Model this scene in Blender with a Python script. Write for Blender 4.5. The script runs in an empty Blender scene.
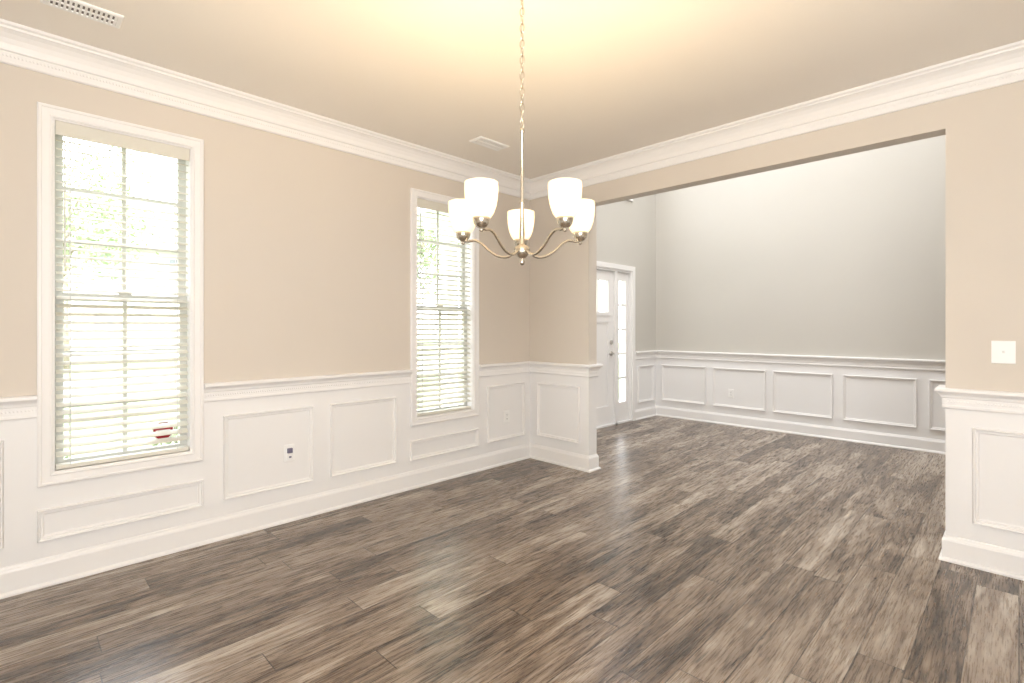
import bpy, bmesh, math, random
from mathutils import Vector, Matrix
random.seed(4)
scene = bpy.context.scene
S2 = math.sqrt(2)

# ------------------------------------------------------------------ materials
def new_mat(name):
    m = bpy.data.materials.new(name); m.use_nodes = True
    nt = m.node_tree
    return m, nt, nt.nodes['Principled BSDF']

def paint(name, col, rough=0.5, bump=0.03, scale=180, var=0.03, spec=0.3):
    m, nt, b = new_mat(name)
    tc = nt.nodes.new('ShaderNodeTexCoord')
    n = nt.nodes.new('ShaderNodeTexNoise'); n.inputs['Scale'].default_value = scale; n.inputs['Detail'].default_value = 3
    n2 = nt.nodes.new('ShaderNodeTexNoise'); n2.inputs['Scale'].default_value = 1.3
    nt.links.new(tc.outputs['Object'], n.inputs['Vector']); nt.links.new(tc.outputs['Object'], n2.inputs['Vector'])
    mx = nt.nodes.new('ShaderNodeMix'); mx.data_type = 'RGBA'
    mx.inputs['A'].default_value = (*[c*(1-var) for c in col], 1); mx.inputs['B'].default_value = (*[min(1, c*(1+var)) for c in col], 1)
    nt.links.new(n2.outputs['Fac'], mx.inputs['Factor'])
    nt.links.new(mx.outputs['Result'], b.inputs['Base Color'])
    b.inputs['Roughness'].default_value = rough
    b.inputs['Specular IOR Level'].default_value = spec
    bp = nt.nodes.new('ShaderNodeBump'); bp.inputs['Strength'].default_value = bump; bp.inputs['Distance'].default_value = 0.002
    nt.links.new(n.outputs['Fac'], bp.inputs['Height']); nt.links.new(bp.outputs['Normal'], b.inputs['Normal'])
    return m

M_WALL = paint('wall_paint_beige', (0.665, 0.61, 0.54), 0.7)
M_FOYER = paint('foyer_paint_greige', (0.585, 0.565, 0.52), 0.7)
M_CEIL = paint('ceiling_paint', (0.86, 0.82, 0.76), 0.85, bump=0.06, scale=120)
M_WHITE = paint('trim_white', (0.85, 0.84, 0.83), 0.35, bump=0.0, var=0.01, spec=0.4)
M_WAIN = paint('wainscot_white', (0.83, 0.825, 0.82), 0.42, bump=0.02, var=0.01, spec=0.35)
M_VINYL = paint('window_vinyl', (0.60, 0.60, 0.56), 0.35, bump=0.0, var=0.01)
M_PLASTIC = paint('plate_plastic', (0.88, 0.88, 0.87), 0.3, bump=0.0, var=0.0)
M_DARK = paint('slot_dark', (0.03, 0.03, 0.03), 0.5, bump=0.0)
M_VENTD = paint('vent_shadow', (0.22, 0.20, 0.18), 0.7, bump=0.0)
M_PURP = paint('plugin_violet', (0.14, 0.13, 0.20), 0.4, bump=0.0)
M_RED = paint('sticker_red', (0.30, 0.004, 0.012), 0.4, bump=0.0)

def blind_mat():
    m, nt, b = new_mat('blind_slat')
    b.inputs['Base Color'].default_value = (0.76, 0.74, 0.66, 1); b.inputs['Roughness'].default_value = 0.4
    tr = nt.nodes.new('ShaderNodeBsdfTranslucent'); tr.inputs['Color'].default_value = (0.82, 0.79, 0.64, 1)
    mix = nt.nodes.new('ShaderNodeMixShader'); mix.inputs[0].default_value = 0.10
    nt.links.new(b.outputs[0], mix.inputs[1]); nt.links.new(tr.outputs[0], mix.inputs[2])
    nt.links.new(mix.outputs[0], nt.nodes['Material Output'].inputs[0])
    return m
M_BLIND = blind_mat()

def glass_mat():
    m, nt, b = new_mat('window_glass')
    nt.nodes.remove(b)
    t = nt.nodes.new('ShaderNodeBsdfTransparent'); g = nt.nodes.new('ShaderNodeBsdfGlossy'); g.inputs['Roughness'].default_value = 0.02
    mix = nt.nodes.new('ShaderNodeMixShader'); mix.inputs[0].default_value = 0.05
    nt.links.new(t.outputs[0], mix.inputs[1]); nt.links.new(g.outputs[0], mix.inputs[2])
    nt.links.new(mix.outputs[0], nt.nodes['Material Output'].inputs[0])
    return m
M_GLASS = glass_mat()

def metal(name, col, rough):
    m, nt, b = new_mat(name)
    b.inputs['Base Color'].default_value = (*col, 1); b.inputs['Metallic'].default_value = 1; b.inputs['Roughness'].default_value = rough
    return m
M_NICKEL = metal('brushed_nickel', (0.60, 0.55, 0.465), 0.26)
M_KNOB = metal('satin_nickel', (0.5, 0.48, 0.45), 0.3)

def shade_mat():
    m, nt, b = new_mat('frosted_glass_lit')
    b.inputs['Base Color'].default_value = (0.9, 0.87, 0.8, 1); b.inputs['Roughness'].default_value = 0.35
    b.inputs['Emission Color'].default_value = (1.0, 0.78, 0.45, 1)
    b.inputs['Emission Strength'].default_value = 0.45
    tr = nt.nodes.new('ShaderNodeBsdfTranslucent'); tr.inputs['Color'].default_value = (1, 0.92, 0.8, 1)
    mix = nt.nodes.new('ShaderNodeMixShader'); mix.inputs[0].default_value = 0.18
    nt.links.new(b.outputs[0], mix.inputs[1]); nt.links.new(tr.outputs[0], mix.inputs[2])
    nt.links.new(mix.outputs[0], nt.nodes['Material Output'].inputs[0])
    return m
M_SHADE = shade_mat()

def emis(name, col, s):
    m, nt, b = new_mat(name)
    b.inputs['Emission Color'].default_value = (*col, 1); b.inputs['Emission Strength'].default_value = s
    return m
M_BULB = emis('bulb_glow', (1, 0.85, 0.6), 12)

def floor_mat():
    m, nt, b = new_mat('floor_vinyl_plank')
    N = nt.nodes; L = nt.links
    def math_(op, a, bb=None, c=None):
        n = N.new('ShaderNodeMath'); n.operation = op
        for i, v in enumerate((a, bb, c)):
            if v is None: continue
            if isinstance(v, (int, float)): n.inputs[i].default_value = v
            else: L.new(v, n.inputs[i])
        return n.outputs[0]
    W, LEN = 0.152, 1.22
    tc = N.new('ShaderNodeTexCoord'); sp = N.new('ShaderNodeSeparateXYZ'); L.new(tc.outputs['Object'], sp.inputs[0])
    x, y = sp.outputs[0], sp.outputs[1]
    xr = math_('DIVIDE', x, W); i = math_('FLOOR', xr); fx = math_('FRACT', xr)
    wn = N.new('ShaderNodeTexWhiteNoise'); wn.noise_dimensions = '1D'; L.new(i, wn.inputs['W'])
    yr = math_('ADD', math_('DIVIDE', y, LEN), wn.outputs['Value'])
    j = math_('FLOOR', yr); fy = math_('FRACT', yr)
    cid = N.new('ShaderNodeCombineXYZ'); L.new(i, cid.inputs[0]); L.new(j, cid.inputs[1])
    wn2 = N.new('ShaderNodeTexWhiteNoise'); wn2.noise_dimensions = '3D'; L.new(cid.outputs[0], wn2.inputs['Vector'])
    rnd = wn2.outputs['Value']
    def grain(sx, sy, det, dist, rough=0.6):
        v = N.new('ShaderNodeCombineXYZ')
        L.new(math_('ADD', math_('MULTIPLY', x, sx), math_('MULTIPLY', rnd, 37.0)), v.inputs[0])
        L.new(math_('ADD', math_('MULTIPLY', y, sy), math_('MULTIPLY', rnd, 91.0)), v.inputs[1])
        L.new(math_('MULTIPLY', rnd, 13.0), v.inputs[2])
        n = N.new('ShaderNodeTexNoise'); n.inputs['Scale'].default_value = 1; n.inputs['Detail'].default_value = det
        n.inputs['Roughness'].default_value = rough; n.inputs['Distortion'].default_value = dist
        L.new(v.outputs[0], n.inputs['Vector']); return n.outputs['Fac']
    g1 = grain(24, 2.0, 7, 0.35, 0.64)    # long streaks
    g2 = grain(170, 8.0, 4, 0.1, 0.7)     # fine streaks
    g3 = grain(7, 1.3, 4, 0.7, 0.55)      # broad tone
    gc = grain(8.0, 0.62, 1.5, 0.15, 0.45) # cathedral rings
    ring = math_('ABSOLUTE', math_('SINE', math_('MULTIPLY', gc, 46.0)))
    t = math_('ADD', math_('MULTIPLY', g1, 0.42), math_('MULTIPLY', g2, 0.30))
    t = math_('ADD', t, math_('MULTIPLY', g3, 0.44))
    t = math_('SUBTRACT', t, 0.02)
    t = math_('ADD', t, math_('MULTIPLY', math_('SUBTRACT', ring, 0.6), 0.085))
    t = math_('ADD', t, math_('MULTIPLY', math_('SUBTRACT', rnd, 0.5), 0.13))
    cr = N.new('ShaderNodeValToRGB'); L.new(t, cr.inputs[0])
    e = cr.color_ramp.elements
    e[0].position = 0.40; e[0].color = (0.040, 0.026, 0.018, 1)
    e[1].position = 0.73; e[1].color = (0.46, 0.40, 0.335, 1)
    for p, c in ((0.47, (0.090, 0.062, 0.043, 1)), (0.55, (0.175, 0.126, 0.090, 1)), (0.63, (0.285, 0.225, 0.173, 1))):
        el = e.new(p); el.color = c
    # thin dark fibres and occasional knots
    g4 = grain(62, 3.2, 4, 0.6, 0.7)
    kn = N.new('ShaderNodeMapRange'); L.new(g4, kn.inputs[0]); kn.inputs[1].default_value = 0.33; kn.inputs[2].default_value = 0.40
    kn.inputs[3].default_value = 0.42; kn.inputs[4].default_value = 1.0
    g5 = grain(13, 6.0, 3, 2.0, 0.6)
    kk = N.new('ShaderNodeMapRange'); L.new(g5, kk.inputs[0]); kk.inputs[1].default_value = 0.24; kk.inputs[2].default_value = 0.32
    kk.inputs[3].default_value = 0.30; kk.inputs[4].default_value = 1.0
    mul = N.new('ShaderNodeMix'); mul.data_type = 'RGBA'; mul.blend_type = 'MULTIPLY'; mul.inputs['Factor'].default_value = 1
    L.new(cr.outputs[0], mul.inputs['A']); L.new(math_('MULTIPLY', kn.outputs[0], kk.outputs[0]), mul.inputs['B'])
    ex = math_('MINIMUM', fx, math_('SUBTRACT', 1.0, fx)); ey = math_('MINIMUM', fy, math_('SUBTRACT', 1.0, fy))
    sx = math_('LESS_THAN', ex, 0.012); sy = math_('LESS_THAN', ey, 0.0018)
    seam = math_('MAXIMUM', sx, sy)
    mx = N.new('ShaderNodeMix'); mx.data_type = 'RGBA'; L.new(math_('MULTIPLY', seam, 0.85), mx.inputs['Factor'])
    L.new(mul.outputs['Result'], mx.inputs['A']); mx.inputs['B'].default_value = (0.026, 0.018, 0.013, 1)
    L.new(mx.outputs['Result'], b.inputs['Base Color'])
    rr = N.new('ShaderNodeMapRange'); L.new(g2, rr.inputs[0]); rr.inputs[3].default_value = 0.20; rr.inputs[4].default_value = 0.36
    L.new(rr.outputs[0], b.inputs['Roughness'])
    b.inputs['Specular IOR Level'].default_value = 0.75
    bp = N.new('ShaderNodeBump'); bp.inputs['Strength'].default_value = 0.15; bp.inputs['Distance'].default_value = 0.002
    L.new(math_('SUBTRACT', g2, seam), bp.inputs['Height']); L.new(bp.outputs['Normal'], b.inputs['Normal'])
    return m
M_FLOOR = floor_mat()

# ------------------------------------------------------------------ mesh helpers
class B:
    def __init__(s, name, mats):
        s.name = name; s.bm = bmesh.new(); s.mats = mats
    def box(s, lo, hi, mi=0):
        x0, y0, z0 = lo; x1, y1, z1 = hi
        v = [s.bm.verts.new(p) for p in ((x0,y0,z0),(x1,y0,z0),(x1,y1,z0),(x0,y1,z0),(x0,y0,z1),(x1,y0,z1),(x1,y1,z1),(x0,y1,z1))]
        for f in ((0,3,2,1),(4,5,6,7),(0,1,5,4),(1,2,6,5),(2,3,7,6),(3,0,4,7)):
            s.bm.faces.new([v[k] for k in f]).material_index = mi
    def wbox(s, P, u0, u1, d0, d1, z0, z1, mi=0):
        a = P(u0, d0, z0); b = P(u1, d1, z1)
        s.box([min(a[k], b[k]) for k in range(3)], [max(a[k], b[k]) for k in range(3)], mi)
    def molding(s, P, u0, u1, prof, m0=0, m1=0, mi=0):
        """prof: list of (d,z). m=+1 inside corner, -1 outside corner"""
        A = [s.bm.verts.new(P(u0 + m0*d, d, z)) for d, z in prof]
        Bv = [s.bm.verts.new(P(u1 - m1*d, d, z)) for d, z in prof]
        n = len(prof)
        for k in range(n):
            q = (k+1) % n
            s.bm.faces.new([A[k], A[q], Bv[q], Bv[k]]).material_index = mi
        s.bm.faces.new(A).material_index = mi; s.bm.faces.new(Bv[::-1]).material_index = mi
    def frame(s, P, u0, u1, z0, z1, prof, mi=0):
        rings = []
        for w, d in prof:
            rings.append([s.bm.verts.new(P(*c)) for c in ((u0+w, d, z0+w), (u1-w, d, z0+w), (u1-w, d, z1-w), (u0+w, d, z1-w))])
        n = len(rings)
        for k in range(n):
            a = rings[k]; b = rings[(k+1) % n]
            for q in range(4):
                r = (q+1) % 4
                s.bm.faces.new([a[q], a[r], b[r], b[q]]).material_index = mi
    def lathe(s, c, prof, seg=32, mi=0, closed=False, smooth=True):
        rings = []
        for r, z in prof:
            rings.append([s.bm.verts.new((c[0]+r*math.cos(2*math.pi*k/seg), c[1]+r*math.sin(2*math.pi*k/seg), c[2]+z)) for k in range(seg)])
        n = len(rings)
        for k in range(n if closed else n-1):
            a = rings[k]; b = rings[(k+1) % n]
            for q in range(seg):
                f = s.bm.faces.new([a[q], a[(q+1) % seg], b[(q+1) % seg], b[q]]); f.material_index = mi; f.smooth = smooth
        if not closed:
            s.bm.faces.new(rings[0]).material_index = mi; s.bm.faces.new(rings[-1][::-1]).material_index = mi
    def tube(s, pts, rad, seg=10, closed=False, mi=0):
        pts = [Vector(p) for p in pts]; n = len(pts); rings = []
        up = Vector((0.123, 0.31, 0.94)).normalized()
        for k in range(n):
            if closed: t = pts[(k+1) % n] - pts[k-1]
            else: t = pts[min(k+1, n-1)] - pts[max(k-1, 0)]
            t.normalize(); a = t.cross(up)
            if a.length < 1e-3: a = t.cross(Vector((1, 0, 0)))
            a.normalize(); b = t.cross(a)
            r = rad if not callable(rad) else rad(k/(n-1))
            rings.append([s.bm.verts.new(pts[k] + r*(a*math.cos(2*math.pi*q/seg) + b*math.sin(2*math.pi*q/seg))) for q in range(seg)])
        for k in range(n if closed else n-1):
            a = rings[k]; b = rings[(k+1) % n]
            for q in range(seg):
                f = s.bm.faces.new([a[q], a[(q+1) % seg], b[(q+1) % seg], b[q]]); f.material_index = mi; f.smooth = True
        if not closed:
            s.bm.faces.new(rings[0]).material_index = mi; s.bm.faces.new(rings[-1][::-1]).material_index = mi
    def done(s, parent=None, bevel=0):
        bmesh.ops.recalc_face_normals(s.bm, faces=s.bm.faces)
        me = bpy.data.meshes.new(s.name); s.bm.to_mesh(me); s.bm.free()
        for m in s.mats: me.materials.append(m)
        o = bpy.data.objects.new(s.name, me); scene.collection.objects.link(o)
        if parent: o.parent = parent
        if bevel:
            md = o.modifiers.new('bevel', 'BEVEL'); md.width = bevel; md.segments = 2; md.limit_method = 'ANGLE'
        return o

# ------------------------------------------------------------------ dimensions
XL = -3.458; YB = 3.71; TH = 0.12; CE = 2.735
XR = 0.95; YR = -0.75
OX0 = -2.735; OX1 = -0.29; OZ = 2.405       # opening in back wall
FX = -3.80; FY = 6.81; FXR = 2.6; FCE = 5.4  # foyer
RAIL = 0.90
PA = lambda u, d, z: (XL+d, u, z)
PB = lambda u, d, z: (u, YB-d, z)
PBb = lambda u, d, z: (u, YB+TH+d, z)
PF = lambda u, d, z: (u, FY-d, z)
PD = lambda u, d, z: (FX+d, u, z)
PJ0 = lambda u, d, z: (OX0+d, u, z)
PJ1 = lambda u, d, z: (OX1-d, u, z)
PR = lambda u, d, z: (XR-d, u, z)
PK = lambda u, d, z: (u, YR+d, z)

WINS = [(0.1125, 0.839), (2.30, 3.023)]
WZ0, WZ1 = 0.50, 2.415
CW = 0.060
OPEN = [(a+CW-0.006, b-CW+0.006) for a, b in WINS]
oz0, oz1 = WZ0+CW-0.006, WZ1-CW+0.006

# floor & ceilings
f = B('floor', [M_FLOOR]); f.box((FX-0.15, YR-0.15, -0.1), (FXR+0.15, FY+0.15, 0)); f.done()
c = B('ceiling', [M_CEIL]); c.box((XL-0.15, YR-0.15, CE), (XR+0.15, YB, CE+0.2)); c.done()
c = B('ceiling_foyer', [M_CEIL]); c.box((FX-0.15, YB+0.001, FCE), (FXR+0.15, FY+0.15, FCE+0.15)); c.done()

# left wall with window openings
w = B('wall_left', [M_WALL, M_WAIN])
T = 0.15
ys = [YR-0.15] + [v for o in OPEN for v in o] + [YB]
for k in range(0, len(ys), 2):
    w.wbox(PA, ys[k], ys[k+1], 0, -T, 0, RAIL, 1); w.wbox(PA, ys[k], ys[k+1], 0, -T, RAIL, CE, 0)
for a, b in OPEN:
    w.wbox(PA, a, b, 0, -T, 0, oz0, 1); w.wbox(PA, a, b, 0, -T, oz1, CE, 0)
w.done()
# back wall
w = B('wall_back', [M_WALL, M_WAIN])
w.box((FX-0.15, YB, 0), (OX0, YB+TH, RAIL), 1); w.box((FX-0.15, YB, RAIL), (OX0, YB+TH, FCE), 0)
w.box((OX1, YB, 0), (FXR+0.15, YB+TH, RAIL), 1); w.box((OX1, YB, RAIL), (FXR+0.15, YB+TH, FCE), 0)
w.box((OX0, YB, OZ), (OX1, YB+TH, FCE), 0)
w.done()
w = B('wall_right', [M_WALL, M_WAIN])
w.box((XR, YR-0.15, 0), (XR+0.12, YB, RAIL), 1); w.box((XR, YR-0.15, RAIL), (XR+0.12, YB, CE), 0); w.done()
w = B('wall_rear', [M_WALL, M_WAIN])
w.box((XL, YR-0.12, 0), (XR, YR, RAIL), 1); w.box((XL, YR-0.12, RAIL), (XR, YR, CE), 0); w.done()
w = B('wall_foyer_far', [M_FOYER, M_WAIN])
w.box((FX, FY, 0), (FXR, FY+0.12, RAIL), 1); w.box((FX, FY, RAIL), (FXR, FY+0.12, FCE), 0); w.done()
w = B('wall_foyer_right', [M_FOYER, M_WAIN])
w.box((FXR, YB+TH, 0), (FXR+0.12, FY, RAIL), 1); w.box((FXR, YB+TH, RAIL), (FXR+0.12, FY, FCE), 0); w.done()
# door wall (door + sidelight opening, transom window high above)
DY0, DY1, DZ = 4.79, 6.15, 2.075
cas = .065; DH = DZ+cas
HY0, HY1, HZ0, HZ1 = 4.6, 6.1, 3.1, 4.6
y0, y1 = YB+TH, FY+0.12
for nm, a, b in (('wall_foyer_front_left', y0, DY0), ('wall_foyer_front_right', DY1, y1)):
    w = B(nm, [M_FOYER, M_WAIN])
    w.wbox(PD, a, b, 0, -T, 0, RAIL, 1); w.wbox(PD, a, b, 0, -T, RAIL, DH, 0); w.done()
w = B('wall_foyer_front_upper', [M_FOYER])
w.wbox(PD, y0, y1, 0, -T, DH, HZ0, 0)
w.wbox(PD, y0, HY0, 0, -T, HZ0, FCE, 0); w.wbox(PD, HY1, y1, 0, -T, HZ0, FCE, 0)
w.wbox(PD, HY0, HY1, 0, -T, HZ1, FCE, 0)
w.done()

# ------------------------------------------------------------------ mouldings
CROWN = [(d, CE-z) for d, z in
         [(0,.168),(.010,.168),(.015,.162),(.016,.150),(.016,.112),(.026,.108),(.030,.098),(.034,.080),(.046,.058),(.062,.040),(.078,.030),(.086,.028),(.088,.018),(.100,.012),(.104,.004),(.104,0),(0,0)]]
CHAIR = [(0,.845),(.010,.845),(.015,.852),(.015,.862),(.013,.866),(.013,.904),(.019,.908),(.022,.920),(.030,.930),(.038,.936),(.043,.942),(.043,.954),(.038,.960),(0,.960)]
BASE = [(0,0),(.028,0),(.028,.010),(.022,.018),(.015,.021),(.015,.112),(.012,.122),(.008,.128),(.005,.138),(0,.140)]
PANEL = [(0,0),(0,.013),(.004,.021),(.010,.019),(.013,.009),(.023,.009),(.026,.004),(.030,.003),(.030,0)]
CASING = [(0,0),(0,.018),(.006,.022),(.014,.022),(.018,.017),(.046,.015),(.052,.018),(.060,.014),(.060,0)]

def dentils(bd, P, u0, u1, z0, z1, d0, d1, pitch=.0135, wd=.0085):
    n = int((u1-u0)/pitch); off = ((u1-u0)-n*pitch)/2
    for k in range(n):
        a = u0+off+k*pitch+(pitch-wd)/2
        A = [P(a, d0, z0), P(a+wd, d0, z0), P(a+wd, d0, z1), P(a, d0, z1)]
        e = .0025
        C = [P(a+e, d1, z0+e), P(a+wd-e, d1, z0+e), P(a+wd-e, d1, z1-e), P(a+e, d1, z1-e)]
        A = [bd.bm.verts.new(p) for p in A]; C = [bd.bm.verts.new(p) for p in C]
        bd.bm.faces.new(C)
        for q in range(4): bd.bm.faces.new([A[q], A[(q+1)%4], C[(q+1)%4], C[q]])

def crown(name, P, u0, u1, m0, m1):
    b = B(name, [M_WHITE]); b.molding(P, u0, u1, CROWN, m0, m1)
    dentils(b, P, u0+.03, u1-.03, CE-.137, CE-.126, .0158, .0182); b.done()
crown('trim_crown_left', PA, YR, YB, 1, 1)
crown('trim_crown_back', PB, XL, XR, 1, 1)
crown('trim_crown_right', PR, YR, YB, 1, 1)
crown('trim_crown_rear', PK, XL, XR, 1, 1)

def rail(name, segs):
    b = B(name, [M_WHITE])
    for P, u0, u1, m0, m1 in segs:
        b.molding(P, u0, u1, CHAIR, m0, m1)
        dentils(b, P, u0+.004, u1-.004, .880, .890, .0128, .0152)
    b.done()
def base(name, segs):
    b = B(name, [M_WHITE])
    for P, u0, u1, m0, m1 in segs: b.molding(P, u0, u1, BASE, m0, m1)
    b.done()
rail('trim_chair_rail_left', [(PA, YR, WINS[0][0], 1, 0), (PA, WINS[0][1], WINS[1][0], 0, 0), (PA, WINS[1][1], YB, 0, 1)])
rail('trim_chair_rail_back', [(PB, XL, OX0, 1, -1), (PJ0, YB, YB+TH, -1, -1), (PBb, FX, OX0, 1, -1)])
rail('trim_chair_rail_back_right', [(PB, OX1, XR, -1, 1), (PJ1, YB, YB+TH, -1, -1), (PBb, OX1, FXR, -1, 1)])
rail('trim_chair_rail_right', [(PR, YR, YB, 1, 1)])
rail('trim_chair_rail_rear', [(PK, XL, XR, 1, 1)])
rail('trim_chair_rail_foyer', [(PF, FX, FXR, 1, 1), (PD, DY1+.065, FY, 0, 1), (PD, YB+TH, DY0-.065, 1, 0)])
base('baseboard_left', [(PA, YR, YB, 1, 1)])
base('baseboard_back', [(PB, XL, OX0, 1, -1), (PJ0, YB, YB+TH, -1, -1), (PBb, FX, OX0, 1, -1)])
base('baseboard_back_right', [(PB, OX1, XR, -1, 1), (PJ1, YB, YB+TH, -1, -1), (PBb, OX1, FXR, -1, 1)])
base('baseboard_right', [(PR, YR, YB, 1, 1)])
base('baseboard_rear', [(PK, XL, XR, 1, 1)])
base('baseboard_foyer', [(PF, FX, FXR, 1, 1), (PD, DY1+.065, FY, 0, 1), (PD, YB+TH, DY0-.065, 1, 0)])

def panels(name, P, lst):
    b = B(name, [M_WHITE])
    for u0, u1, z0, z1 in lst: b.frame(P, u0, u1, z0, z1, PANEL)
    b.done()
PZ0, PZ1 = .235, .752
panels('trim_panels_left', PA, [(-.62, -.005, PZ0, PZ1), (.1125, .839, .225, .385), (.947, 1.508, PZ0, PZ1), (1.631, 2.169, PZ0, PZ1), (2.30, 3.023, .225, .385), (3.133, 3.626, PZ0, PZ1)])
panels('trim_panels_back', PB, [(-3.352, -2.833, PZ0, PZ1), (-.178, .40, PZ0, PZ1)])
panels('trim_panels_foyer', PF, [(-3.70, -3.041, PZ0, PZ1), (-2.943, -2.264, PZ0, PZ1), (-2.181, -1.530, PZ0, PZ1), (-1.43, -.761, PZ0, PZ1), (-.663, .0, PZ0, PZ1), (.1, .75, PZ0, PZ1)])
panels('trim_panels_foyer_door', PD, [(6.30, 6.72, PZ0, PZ1), (3.95, 4.60, PZ0, PZ1)])

# ------------------------------------------------------------------ windows
def window(name, i):
    a, b = WINS[i]; o0, o1 = OPEN[i]
    w = B(name, [M_WHITE, M_VINYL, M_GLASS])
    w.frame(PA, a, b, WZ0, WZ1, CASING, 0)
    t = .012
    w.wbox(PA, o0, o0+t, .004, -T, oz0, oz1, 0); w.wbox(PA, o1-t, o1, .004, -T, oz0, oz1, 0)
    w.wbox(PA, o0+t, o1-t, .004, -T, oz1-t, oz1, 0); w.wbox(PA, o0+t, o1-t, .004, -T, oz0, oz0+t, 0)
    i0, i1, z0, z1 = o0+t, o1-t, oz0+t, oz1-t
    mid = (z0+z1)/2
    def sash(s0, s1, d0, d1):
        r = .038
        w.wbox(PA, i0, i0+r, d0, d1, s0, s1, 1); w.wbox(PA, i1-r, i1, d0, d1, s0, s1, 1)
        w.wbox(PA, i0+r, i1-r, d0, d1, s0, s0+r, 1); w.wbox(PA, i0+r, i1-r, d0, d1, s1-r, s1, 1)
        dm = (d0+d1)/2
        cx = (i0+i1)/2
        w.wbox(PA, cx-.010, cx+.010, dm+.006, dm-.006, s0+r, s1-r, 1)
        for q in (1, 2):
            zz = s0+r+(s1-s0-2*r)*q/3
            w.wbox(PA, i0+r, cx-.010, dm+.006, dm-.006, zz-.010, zz+.010, 1)
            w.wbox(PA, cx+.010, i1-r, dm+.006, dm-.006, zz-.010, zz+.010, 1)
        w.wbox(PA, i0+r, i1-r, dm+.0015, dm-.0015, s0+r, s1-r, 2)
    sash(z0, mid+.02, -.075, -.105)
    sash(mid-.02, z1, -.107, -.137)
    cx = (i0+i1)/2
    w.wbox(PA, cx-.03, cx+.03, -.078, -.10, mid+.02, mid+.032, 1)
    w.done()
    bl = B('window_blind', [M_BLIND, M_VINYL])
    e = .006; u0, u1 = i0+e, i1-e
    bl.wbox(PA, u0, u1, -.008, -.064, z1-.045, z1-.002, 0)
    bl.wbox(PA, u0-.003, u1+.003, -.002, -.007, z1-.072, z1-.001, 0)
    dc = -.038; hw = .025; tilt = math.radians(20)
    z = z1-.09; bottom = z0+.045
    while z > bottom:
        du, dz = hw*math.cos(tilt), hw*math.sin(tilt)
        pts = [(dc-du, z+dz), (dc, z+.003), (dc+du, z-dz)]
        prof = [(d_, z_) for d_, z_ in pts] + [(d_, z_-.0030) for d_, z_ in pts[::-1]]
        bl.molding(PA, u0, u1, prof)
        z -= .0425
    bl.wbox(PA, u0, u1, dc-.026, dc+.026, z0+.004, z0+.024, 0)
    for uu in (u0+.055, u1-.055):
        for dd in (dc-.026, dc+.026):
            bl.wbox(PA, uu-.0014, uu+.0014, dd-.0008, dd+.0008, z0+.02, z1-.05, 1)
    bl.wbox(PA, u0+.03, u0+.036, dc+.028, dc+.0335, z1-.75, z1-.06, 1)
    bl.done()
window('window_1', 0)
window('window_2', 1)

st = B('window_sticker', [M_RED, M_PLASTIC])
cy, cz, R_ = .655, .69, .058
for rr, dd, mi in ((R_, -.0868, 1), (R_*.9, -.0862, 0)):
    vs = [st.bm.verts.new(PA(cy+rr*math.cos(math.radians(22.5+45*k)), dd, cz+rr*math.sin(math.radians(22.5+45*k)))) for k in range(8)]
    st.bm.faces.new(vs).material_index = mi
st.wbox(PA, cy-.036, cy+.036, -.0855, -.0861, cz-.006, cz+.006, 1)
st.done()

# high foyer window
w = B('window_3', [M_WHITE, M_GLASS])
w.frame(PD, HY0-.06, HY1+.06, HZ0-.06, HZ1+.06, CASING, 0)
for q in range(4):
    yy = HY0+.02+(HY1-HY0-.04)*q/3; w.wbox(PD, yy-.02, yy+.02, -.06, -.10, HZ0, HZ1, 0)
for q in range(3):
    zz = HZ0+.02+(HZ1-HZ0-.04)*q/2; w.wbox(PD, HY0, HY1, -.061, -.099, zz-.02, zz+.02, 0)
w.wbox(PD, HY0, HY1, -.078, -.081, HZ0, HZ1, 1)
w.done()

# ------------------------------------------------------------------ front door with sidelight
d = B('door_1', [M_WHITE, M_GLASS, M_KNOB])
d.wbox(PD, DY0-cas, DY0, 0, .018, 0, DH); d.wbox(PD, DY1, DY1+cas, 0, .018, 0, DH); d.wbox(PD, DY0, DY1, 0, .018, DZ, DH)
d.wbox(PD, DY0-.0, DY0+.03, 0, -T, 0, DZ-.03); d.wbox(PD, DY1-.03, DY1, 0, -T, 0, DZ-.03); d.wbox(PD, DY0, DY1, 0, -T, DZ-.03, DH-.0005)
d0y, d1y = 4.825, 5.745
d.wbox(PD, d1y+.003, d1y+.055, -.0, -T, 0.0, DZ-.03)
d.wbox(PD, DY0+.03, DY1-.03, -.0, -T, 0, .02)
g0, g1 = -.03, -.075
zt = DZ-.034; zb = .022
sl0, sl1 = d0y, d1y
d.wbox(PD, sl0, sl0+.12, g0, g1, zb, zt); d.wbox(PD, sl1-.12, sl1, g0, g1, zb, zt)
d.wbox(PD, sl0+.12, sl1-.12, g0, g1, zt-.13, zt); d.wbox(PD, sl0+.12, sl1-.12, g0, g1, 1.36, 1.50); d.wbox(PD, sl0+.12, sl1-.12, g0, g1, zb, .26)
d.wbox(PD, sl0+.12, sl1-.12, g0+(-.014), g1+.014, .26, 1.36)
cm = (sl0+sl1)/2
d.wbox(PD, cm-.05, cm+.05, g0, g1, .26, 1.36)
for q in (1, 2):
    yy = sl0+.12+(sl1-sl0-.24)*q/3; d.wbox(PD, yy-.018, yy+.018, g0, g1, 1.50, zt-.13)
d.wbox(PD, sl0+.12, sl1-.12, -.050, -.053, 1.50, zt-.13, 1)
d.wbox(PD, sl0+.08, sl1-.08, g0+.012, g0, 1.455, 1.485)
q0, q1 = d1y+.058, DY1-.033
d.wbox(PD, q0, q0+.075, g0, g1, zb, zt); d.wbox(PD, q1-.075, q1, g0, g1, zb, zt)
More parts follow.
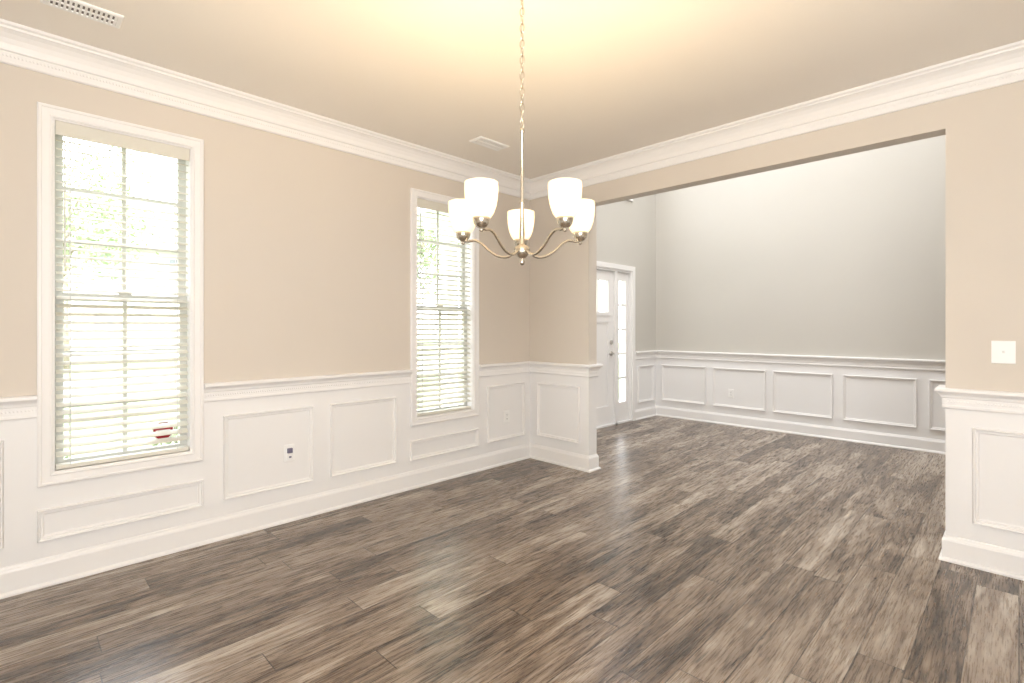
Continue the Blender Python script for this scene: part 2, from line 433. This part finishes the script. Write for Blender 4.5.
d.wbox(PD, q0+.075, q1-.075, g0, g1, zt-.11, zt); d.wbox(PD, q0+.075, q1-.075, g0, g1, zb, .28)
for q in range(1, 5):
    zz = .28+(zt-.11-.28)*q/5; d.wbox(PD, q0+.075, q1-.075, g0-.005, g1+.005, zz-.013, zz+.013)
d.wbox(PD, q0+.075, q1-.075, -.050, -.053, .28, zt-.11, 1)
def knob(bd, y, z, r, L_):
    pts = [PD(y, g0, z), PD(y, g0+L_*.5, z), PD(y, g0+L_, z)]
    bd.tube(pts, r, 16, mi=2)
knob(d, sl1-.06, 1.10, .028, .018); knob(d, sl1-.06, .95, .03, .012); knob(d, sl1-.06, .95, .012, .05)
d.tube([PD(sl1-.06, g0+.05, .95), PD(sl1-.11, g0+.052, .953), PD(sl1-.17, g0+.05, .948)], .009, 12, mi=2)
d.done()

# ------------------------------------------------------------------ outlets, switch, vents
def plate(name, P, u, z, kind, extra=False):
    b = B(name, [M_PLASTIC, M_DARK, M_PURP])
    hw, hh = (.035, .0575)
    if kind == 'switch': hw, hh = .046, .060
    b.molding(P, u-hw, u+hw, [(0, z-hh), (.003, z-hh), (.006, z-hh+.004), (.006, z+hh-.004), (.003, z+hh), (0, z+hh)])
    if kind == 'outlet':
        for s in (-1, 1):
            c_ = z+s*.0195
            b.wbox(P, u-.016, u+.016, .006, .0085, c_-.0135, c_+.0135, 0)
            b.wbox(P, u-.0085, u-.0060, .0083, .0089, c_-.003, c_+.007, 1); b.wbox(P, u+.0060, u+.0085, .0083, .0089, c_-.003, c_+.007, 1)
            b.wbox(P, u-.002, u+.002, .0083, .0089, c_-.010, c_-.006, 1)
        b.wbox(P, u-.002, u+.002, .006, .0072, z-.002, z+.002, 1)
    else:
        b.wbox(P, u-.006, u+.006, .006, .0068, z-.013, z+.013, 0)
        b.molding(P, u-.0045, u+.0045, [(.006, z-.004), (.018, z+.006), (.018, z+.011), (.006, z+.006)])
        for s in (-1, 1): b.wbox(P, u-.002, u+.002, .006, .0070, z+s*.030-.002, z+s*.030+.002, 0)
    if extra:
        b.wbox(P, u-.015, u+.015, .0085, .026, z+.003, z+.034, 2); b.wbox(P, u-.013, u+.013, .0085, .022, z-.040, z+.003, 0)
        b.wbox(P, u-.008, u+.008, .022, .0225, z-.030, z-.018, 2)
    b.done()
plate('electrical_outlet', PA, 1.345, .455, 'outlet', True)
plate('electrical_outlet', PA, 3.385, .445, 'outlet')
plate('electrical_outlet', PF, -2.70, .42, 'outlet')
plate('light_switch', PB, -.058, 1.165, 'switch')

def vent(x, y, sx, sy):
    b = B('ceiling_vent', [M_PLASTIC, M_VENTD])
    P = lambda u, d, z: (x+z, y+u, CE-d)
    b.frame(P, -sy/2, sy/2, -sx/2, sx/2, [(0,0),(0,.004),(.006,.009),(.020,.009),(.022,.004),(.022,0)], 0)
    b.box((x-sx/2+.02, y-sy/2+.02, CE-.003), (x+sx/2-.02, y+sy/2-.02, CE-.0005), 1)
    n = 14
    for k in range(n):
        yy = y-sy/2+.026+(sy-.052)*k/(n-1)
        b.box((x-sx/2+.02, yy-.0045, CE-.009), (x+sx/2-.02, yy+.0045, CE-.0035), 0)
    b.box((x-.004, y-sy/2+.02, CE-.010), (x+.004, y+sy/2-.02, CE-.003), 0)
    b.done()
vent(-2.99, .25, .13, .28)
vent(-2.93, 2.68, .14, .30)

# ------------------------------------------------------------------ chandelier
CX, CY = -1.386, 1.442
root = bpy.data.objects.new('chandelier', None); scene.collection.objects.link(root); root.location = (CX, CY, 0)
def ch(name, mats): return B(name, mats)
b = ch('stem', [M_NICKEL])
prof = [(.002,1.540),(.008,1.543),(.013,1.552),(.009,1.561),(.006,1.566),(.015,1.570),(.026,1.580),(.032,1.594),(.032,1.606),(.026,1.614),(.014,1.620),(.009,1.628),
        (.011,1.66),(.0085,1.72),(.007,1.78),(.011,1.786),(.007,1.793),(.0058,1.80),(.0052,2.06),(.009,2.066),(.009,2.075),(.004,2.082),(.003,2.086)]
b.lathe((0,0,0), prof, 24)
b.done(root)
b = ch('chain', [M_NICKEL])
z = 2.098; k = 0
while z < CE-.05:
    pts = []
    for q in range(16):
        a = 2*math.pi*q/16
        lx, lz = .0085*math.cos(a), .019*math.sin(a)
        ang = math.radians(20 + 90*(k % 2))
        pts.append((lx*math.cos(ang), lx*math.sin(ang), z+lz))
    b.tube(pts, .0020, 6, closed=True); z += .0315; k += 1
b.tube([(.002*math.sin(q), .002*math.cos(q*1.3), 2.09+(CE-.03-2.09)*q/20) for q in range(21)], .0016, 6)
b.done(root)
b = ch('canopy', [M_NICKEL])
b.lathe((0,0,0), [(.006,CE-.045),(.010,CE-.035),(.030,CE-.028),(.055,CE-.012),(.062,CE-.003),(.062,CE-.0005)], 32); b.done(root)
RAD = .252
far = math.radians(135)
for n_ in range(5):
    a = far + n_*2*math.pi/5
    ca, sa = math.cos(a), math.sin(a)
    ctrl = [(.022,1.598),(.060,1.576),(.100,1.580),(.140,1.604),(.170,1.632),(.200,1.648),(.230,1.646),(.252,1.650)]
    P_ = []
    for i in range(len(ctrl)-1):
        p0 = ctrl[max(i-1,0)]; p1 = ctrl[i]; p2 = ctrl[i+1]; p3 = ctrl[min(i+2,len(ctrl)-1)]
        for s_ in range(6):
            t = s_/6
            P_.append(tuple(.5*((2*p1[m])+(-p0[m]+p2[m])*t+(2*p0[m]-5*p1[m]+4*p2[m]-p3[m])*t*t+(-p0[m]+3*p1[m]-3*p2[m]+p3[m])*t**3) for m in (0,1)))
    P_.append(ctrl[-1])
    b = ch('arm_%d' % (n_+1), [M_NICKEL])
    b.tube([(r*ca, r*sa, z) for r, z in P_], .0055, 10)
    b.lathe((RAD*ca, RAD*sa, 0), [(.003,1.634),(.009,1.638),(.006,1.645),(.018,1.652),(.026,1.662),(.030,1.676),(.030,1.684),(.026,1.685)], 24)
    b.done(root)
    b = ch('shade_%d' % (n_+1), [M_SHADE])
    outer = [(.022,1.682),(.034,1.686),(.044,1.700),(.053,1.725),(.0585,1.755),(.0605,1.785),(.0600,1.808)]
    inner = [(r-.004, z+(.004 if z < 1.70 else 0)) for r, z in outer[::-1]]
    b.lathe((RAD*ca, RAD*sa, 0), outer+inner, 36, closed=True)
    b.done(root)
    b = ch('bulb_%d' % (n_+1), [M_BULB])
    b.lathe((RAD*ca, RAD*sa, 0), [(.010,1.687),(.012,1.70),(.020,1.72),(.024,1.738),(.020,1.754),(.010,1.762),(.002,1.764)], 16)
    o = b.done(root)
    ld = bpy.data.lights.new('bulb_light', 'POINT'); ld.energy = 9.0; ld.color = (1.0, 0.70, 0.34); ld.shadow_soft_size = .02
    lo = bpy.data.objects.new('bulb_light_%d' % (n_+1), ld); scene.collection.objects.link(lo); lo.parent = root
    lo.location = (RAD*ca, RAD*sa, 1.788)

# ------------------------------------------------------------------ exterior
def flat(name, col, rough=.9, scale=8, var=.3):
    return paint(name, col, rough, bump=0.2, scale=scale, var=var)
M_GRASS = flat('lawn_grass', (0.18, 0.22, 0.12)); M_LEAF = flat('leaves', (0.27, 0.33, 0.19), scale=20); M_BARK = flat('bark', (0.3, 0.26, 0.21))
M_ROAD = flat('asphalt', (0.35, 0.35, 0.35)); M_SIDING = paint('siding', (0.6, 0.58, 0.54), .7); M_ROOF = paint('roof_shingle', (0.25, 0.24, 0.23), .9)
M_CONC = paint('concrete', (0.5, 0.49, 0.46), .9); M_HWIN = paint('house_glass', (0.22, 0.24, 0.26), .1)
g = B('ground_lawn', [M_GRASS]); g.box((-60, -40, -.35), (FX-.15, 45, -.25)); g.done()
g = B('street', [M_ROAD]); g.box((-20, -40, -.25), (-14, 45, -.235)); g.done()
g = B('porch_slab', [M_CONC]); g.box((-5.6, 3.4, -.25), (FX-.152, 8, -.03)); g.done()
def foliage(bd, c, r, n, mi, leaf=.09):
    c = Vector(c)
    for k in range(n):
        ph = random.uniform(0, 2*math.pi); th = math.acos(random.uniform(-1, 1)); rr = r*random.uniform(.25, 1.0)
        p = c+Vector((rr*math.sin(th)*math.cos(ph), rr*math.sin(th)*math.sin(ph), rr*math.cos(th)*.9))
        ax = Vector((random.uniform(-1,1), random.uniform(-1,1), random.uniform(-1,1))).normalized()
        bx = ax.orthogonal().normalized(); s_ = leaf*random.uniform(.6, 1.3)
        q = [p-ax*s_, p+bx*s_*.45, p+ax*s_, p-bx*s_*.45]
        bd.bm.faces.new([bd.bm.verts.new(v) for v in q]).material_index = mi
def tree(x, y, h, r):
    t = B('tree', [M_BARK, M_LEAF])
    t.tube([(x, y, -.26), (x+.05, y, h*.3), (x-.05, y+.05, h*.55), (x, y, h*.8)], lambda q: .13*(1-q*.7), 10)
    for k in range(9):
        a = k*2.4; rr = r*(.35+.4*((k*37) % 10)/10)
        tip = (x+rr*math.cos(a), y+rr*math.sin(a), h*(.5+.04*k))
        t.tube([(x, y, h*(.38+.03*k)), tip], .035, 6)
        foliage(t, tip, r*.55, 420, 1, .06+.012*r)
    t.done()
tree(-9.5, -1.1, 4.8, 1.5); tree(-11, 7.0, 6, 2.2); tree(-24, 1.5, 8, 3.2); tree(-25, 9, 8, 3.4); tree(-12, 12.5, 6, 2.2)
def shrub(x, y, r):
    s = B('shrub', [M_BARK, M_LEAF]); s.tube([(x, y, -.26), (x, y, .1)], .04, 8); foliage(s, (x, y, r*.5-.05), r, 1200, 1, .035); s.done()
shrub(-4.5, -.1, .5); shrub(-4.6, 1.2, .5); shrub(-4.55, 2.35, .45)
p = B('porch_column', [M_WHITE])
p.box((-5.5, 4.05, -.03), (-5.24, 4.31, .20)); p.box((-5.46, 4.09, .20), (-5.28, 4.27, 2.5)); p.box((-5.5, 4.05, 2.5), (-5.24, 4.31, 2.62)); p.done(bevel=.01)
p = B('porch_roof', [M_WHITE]); p.box((-5.65, 3.4, 2.62), (FX-.152, 8, 2.78)); p.done()
h = B('neighbor_house', [M_SIDING, M_ROOF, M_HWIN, M_WHITE])
h.box((-40, 2, -.26), (-31, 14, 5.2), 0)
vs = [h.bm.verts.new(q) for q in ((-30.5,1.5,5.2),(-40.5,1.5,5.2),(-35.5,1.5,8.2),(-30.5,14.5,5.2),(-40.5,14.5,5.2),(-35.5,14.5,8.2))]
for q in ((0,1,2),(3,5,4),(0,2,5,3),(1,4,5,2),(0,3,4,1)): h.bm.faces.new([vs[k] for k in q]).material_index = 1
for yy in (3.5, 6.5, 9.5, 12):
    for zz in (.9, 3.4): h.box((-31, yy-.5, zz), (-30.95, yy+.5, zz+1.4), 2); h.box((-30.97, yy-.58, zz-.08), (-30.96, yy+.58, zz), 3)
h.done()

# ------------------------------------------------------------------ world & lights
wd = bpy.data.worlds.new('sky'); scene.world = wd; wd.use_nodes = True
nt = wd.node_tree; bg = nt.nodes['Background']
tc = nt.nodes.new('ShaderNodeTexCoord'); sp = nt.nodes.new('ShaderNodeSeparateXYZ'); cr = nt.nodes.new('ShaderNodeValToRGB')
nt.links.new(tc.outputs['Generated'], sp.inputs[0]); nt.links.new(sp.outputs[2], cr.inputs[0]); nt.links.new(cr.outputs[0], bg.inputs[0])
cr.color_ramp.elements[0].color = (1, 1, 1, 1); cr.color_ramp.elements[1].color = (.8, .89, 1, 1)
bg.inputs[1].default_value = 7.5

def light(name, kind, loc, tgt, energy, col, size=None, sy=None, angle=None):
    ld = bpy.data.lights.new(name, kind); ld.energy = energy; ld.color = col
    if kind == 'AREA':
        ld.shape = 'RECTANGLE'; ld.size = size; ld.size_y = sy or size
    if angle: ld.angle = angle
    o = bpy.data.objects.new(name, ld); scene.collection.objects.link(o); o.location = loc
    dv = Vector(tgt)-Vector(loc); o.rotation_euler = dv.to_track_quat('-Z', 'Y').to_euler()
    return o
light('sun', 'SUN', (5, -5, 20), (-8, 5, 0), 16, (1, .96, .88), angle=.02)
light('room_fill', 'AREA', (.55, -.35, 1.5), (-2.4, 2.6, 2.25), 122, (1, .985, .97), 1.3, 1.2)  # added soft fill from behind the camera, not a fixture of the room
light('foyer_fill', 'AREA', (-1.6, 4.9, 5.3), (-1.6, 5.2, 0), 155, (.985, .985, 1), 3.4, 1.8)  # added overhead fill to brighten the foyer; the ceiling above it is closed

# ------------------------------------------------------------------ camera
cam = bpy.data.cameras.new('camera'); co = bpy.data.objects.new('camera', cam); scene.collection.objects.link(co)
cam.lens = 507/1024*36; cam.sensor_width = 36; cam.shift_y = -14/1024
co.location = (0, 0, 1.295); co.rotation_euler = (math.radians(90), 0, math.radians(45)); cam.clip_start = .02
scene.camera = co
scene.view_settings.view_transform = 'Standard'
scene.view_settings.exposure = 0.0
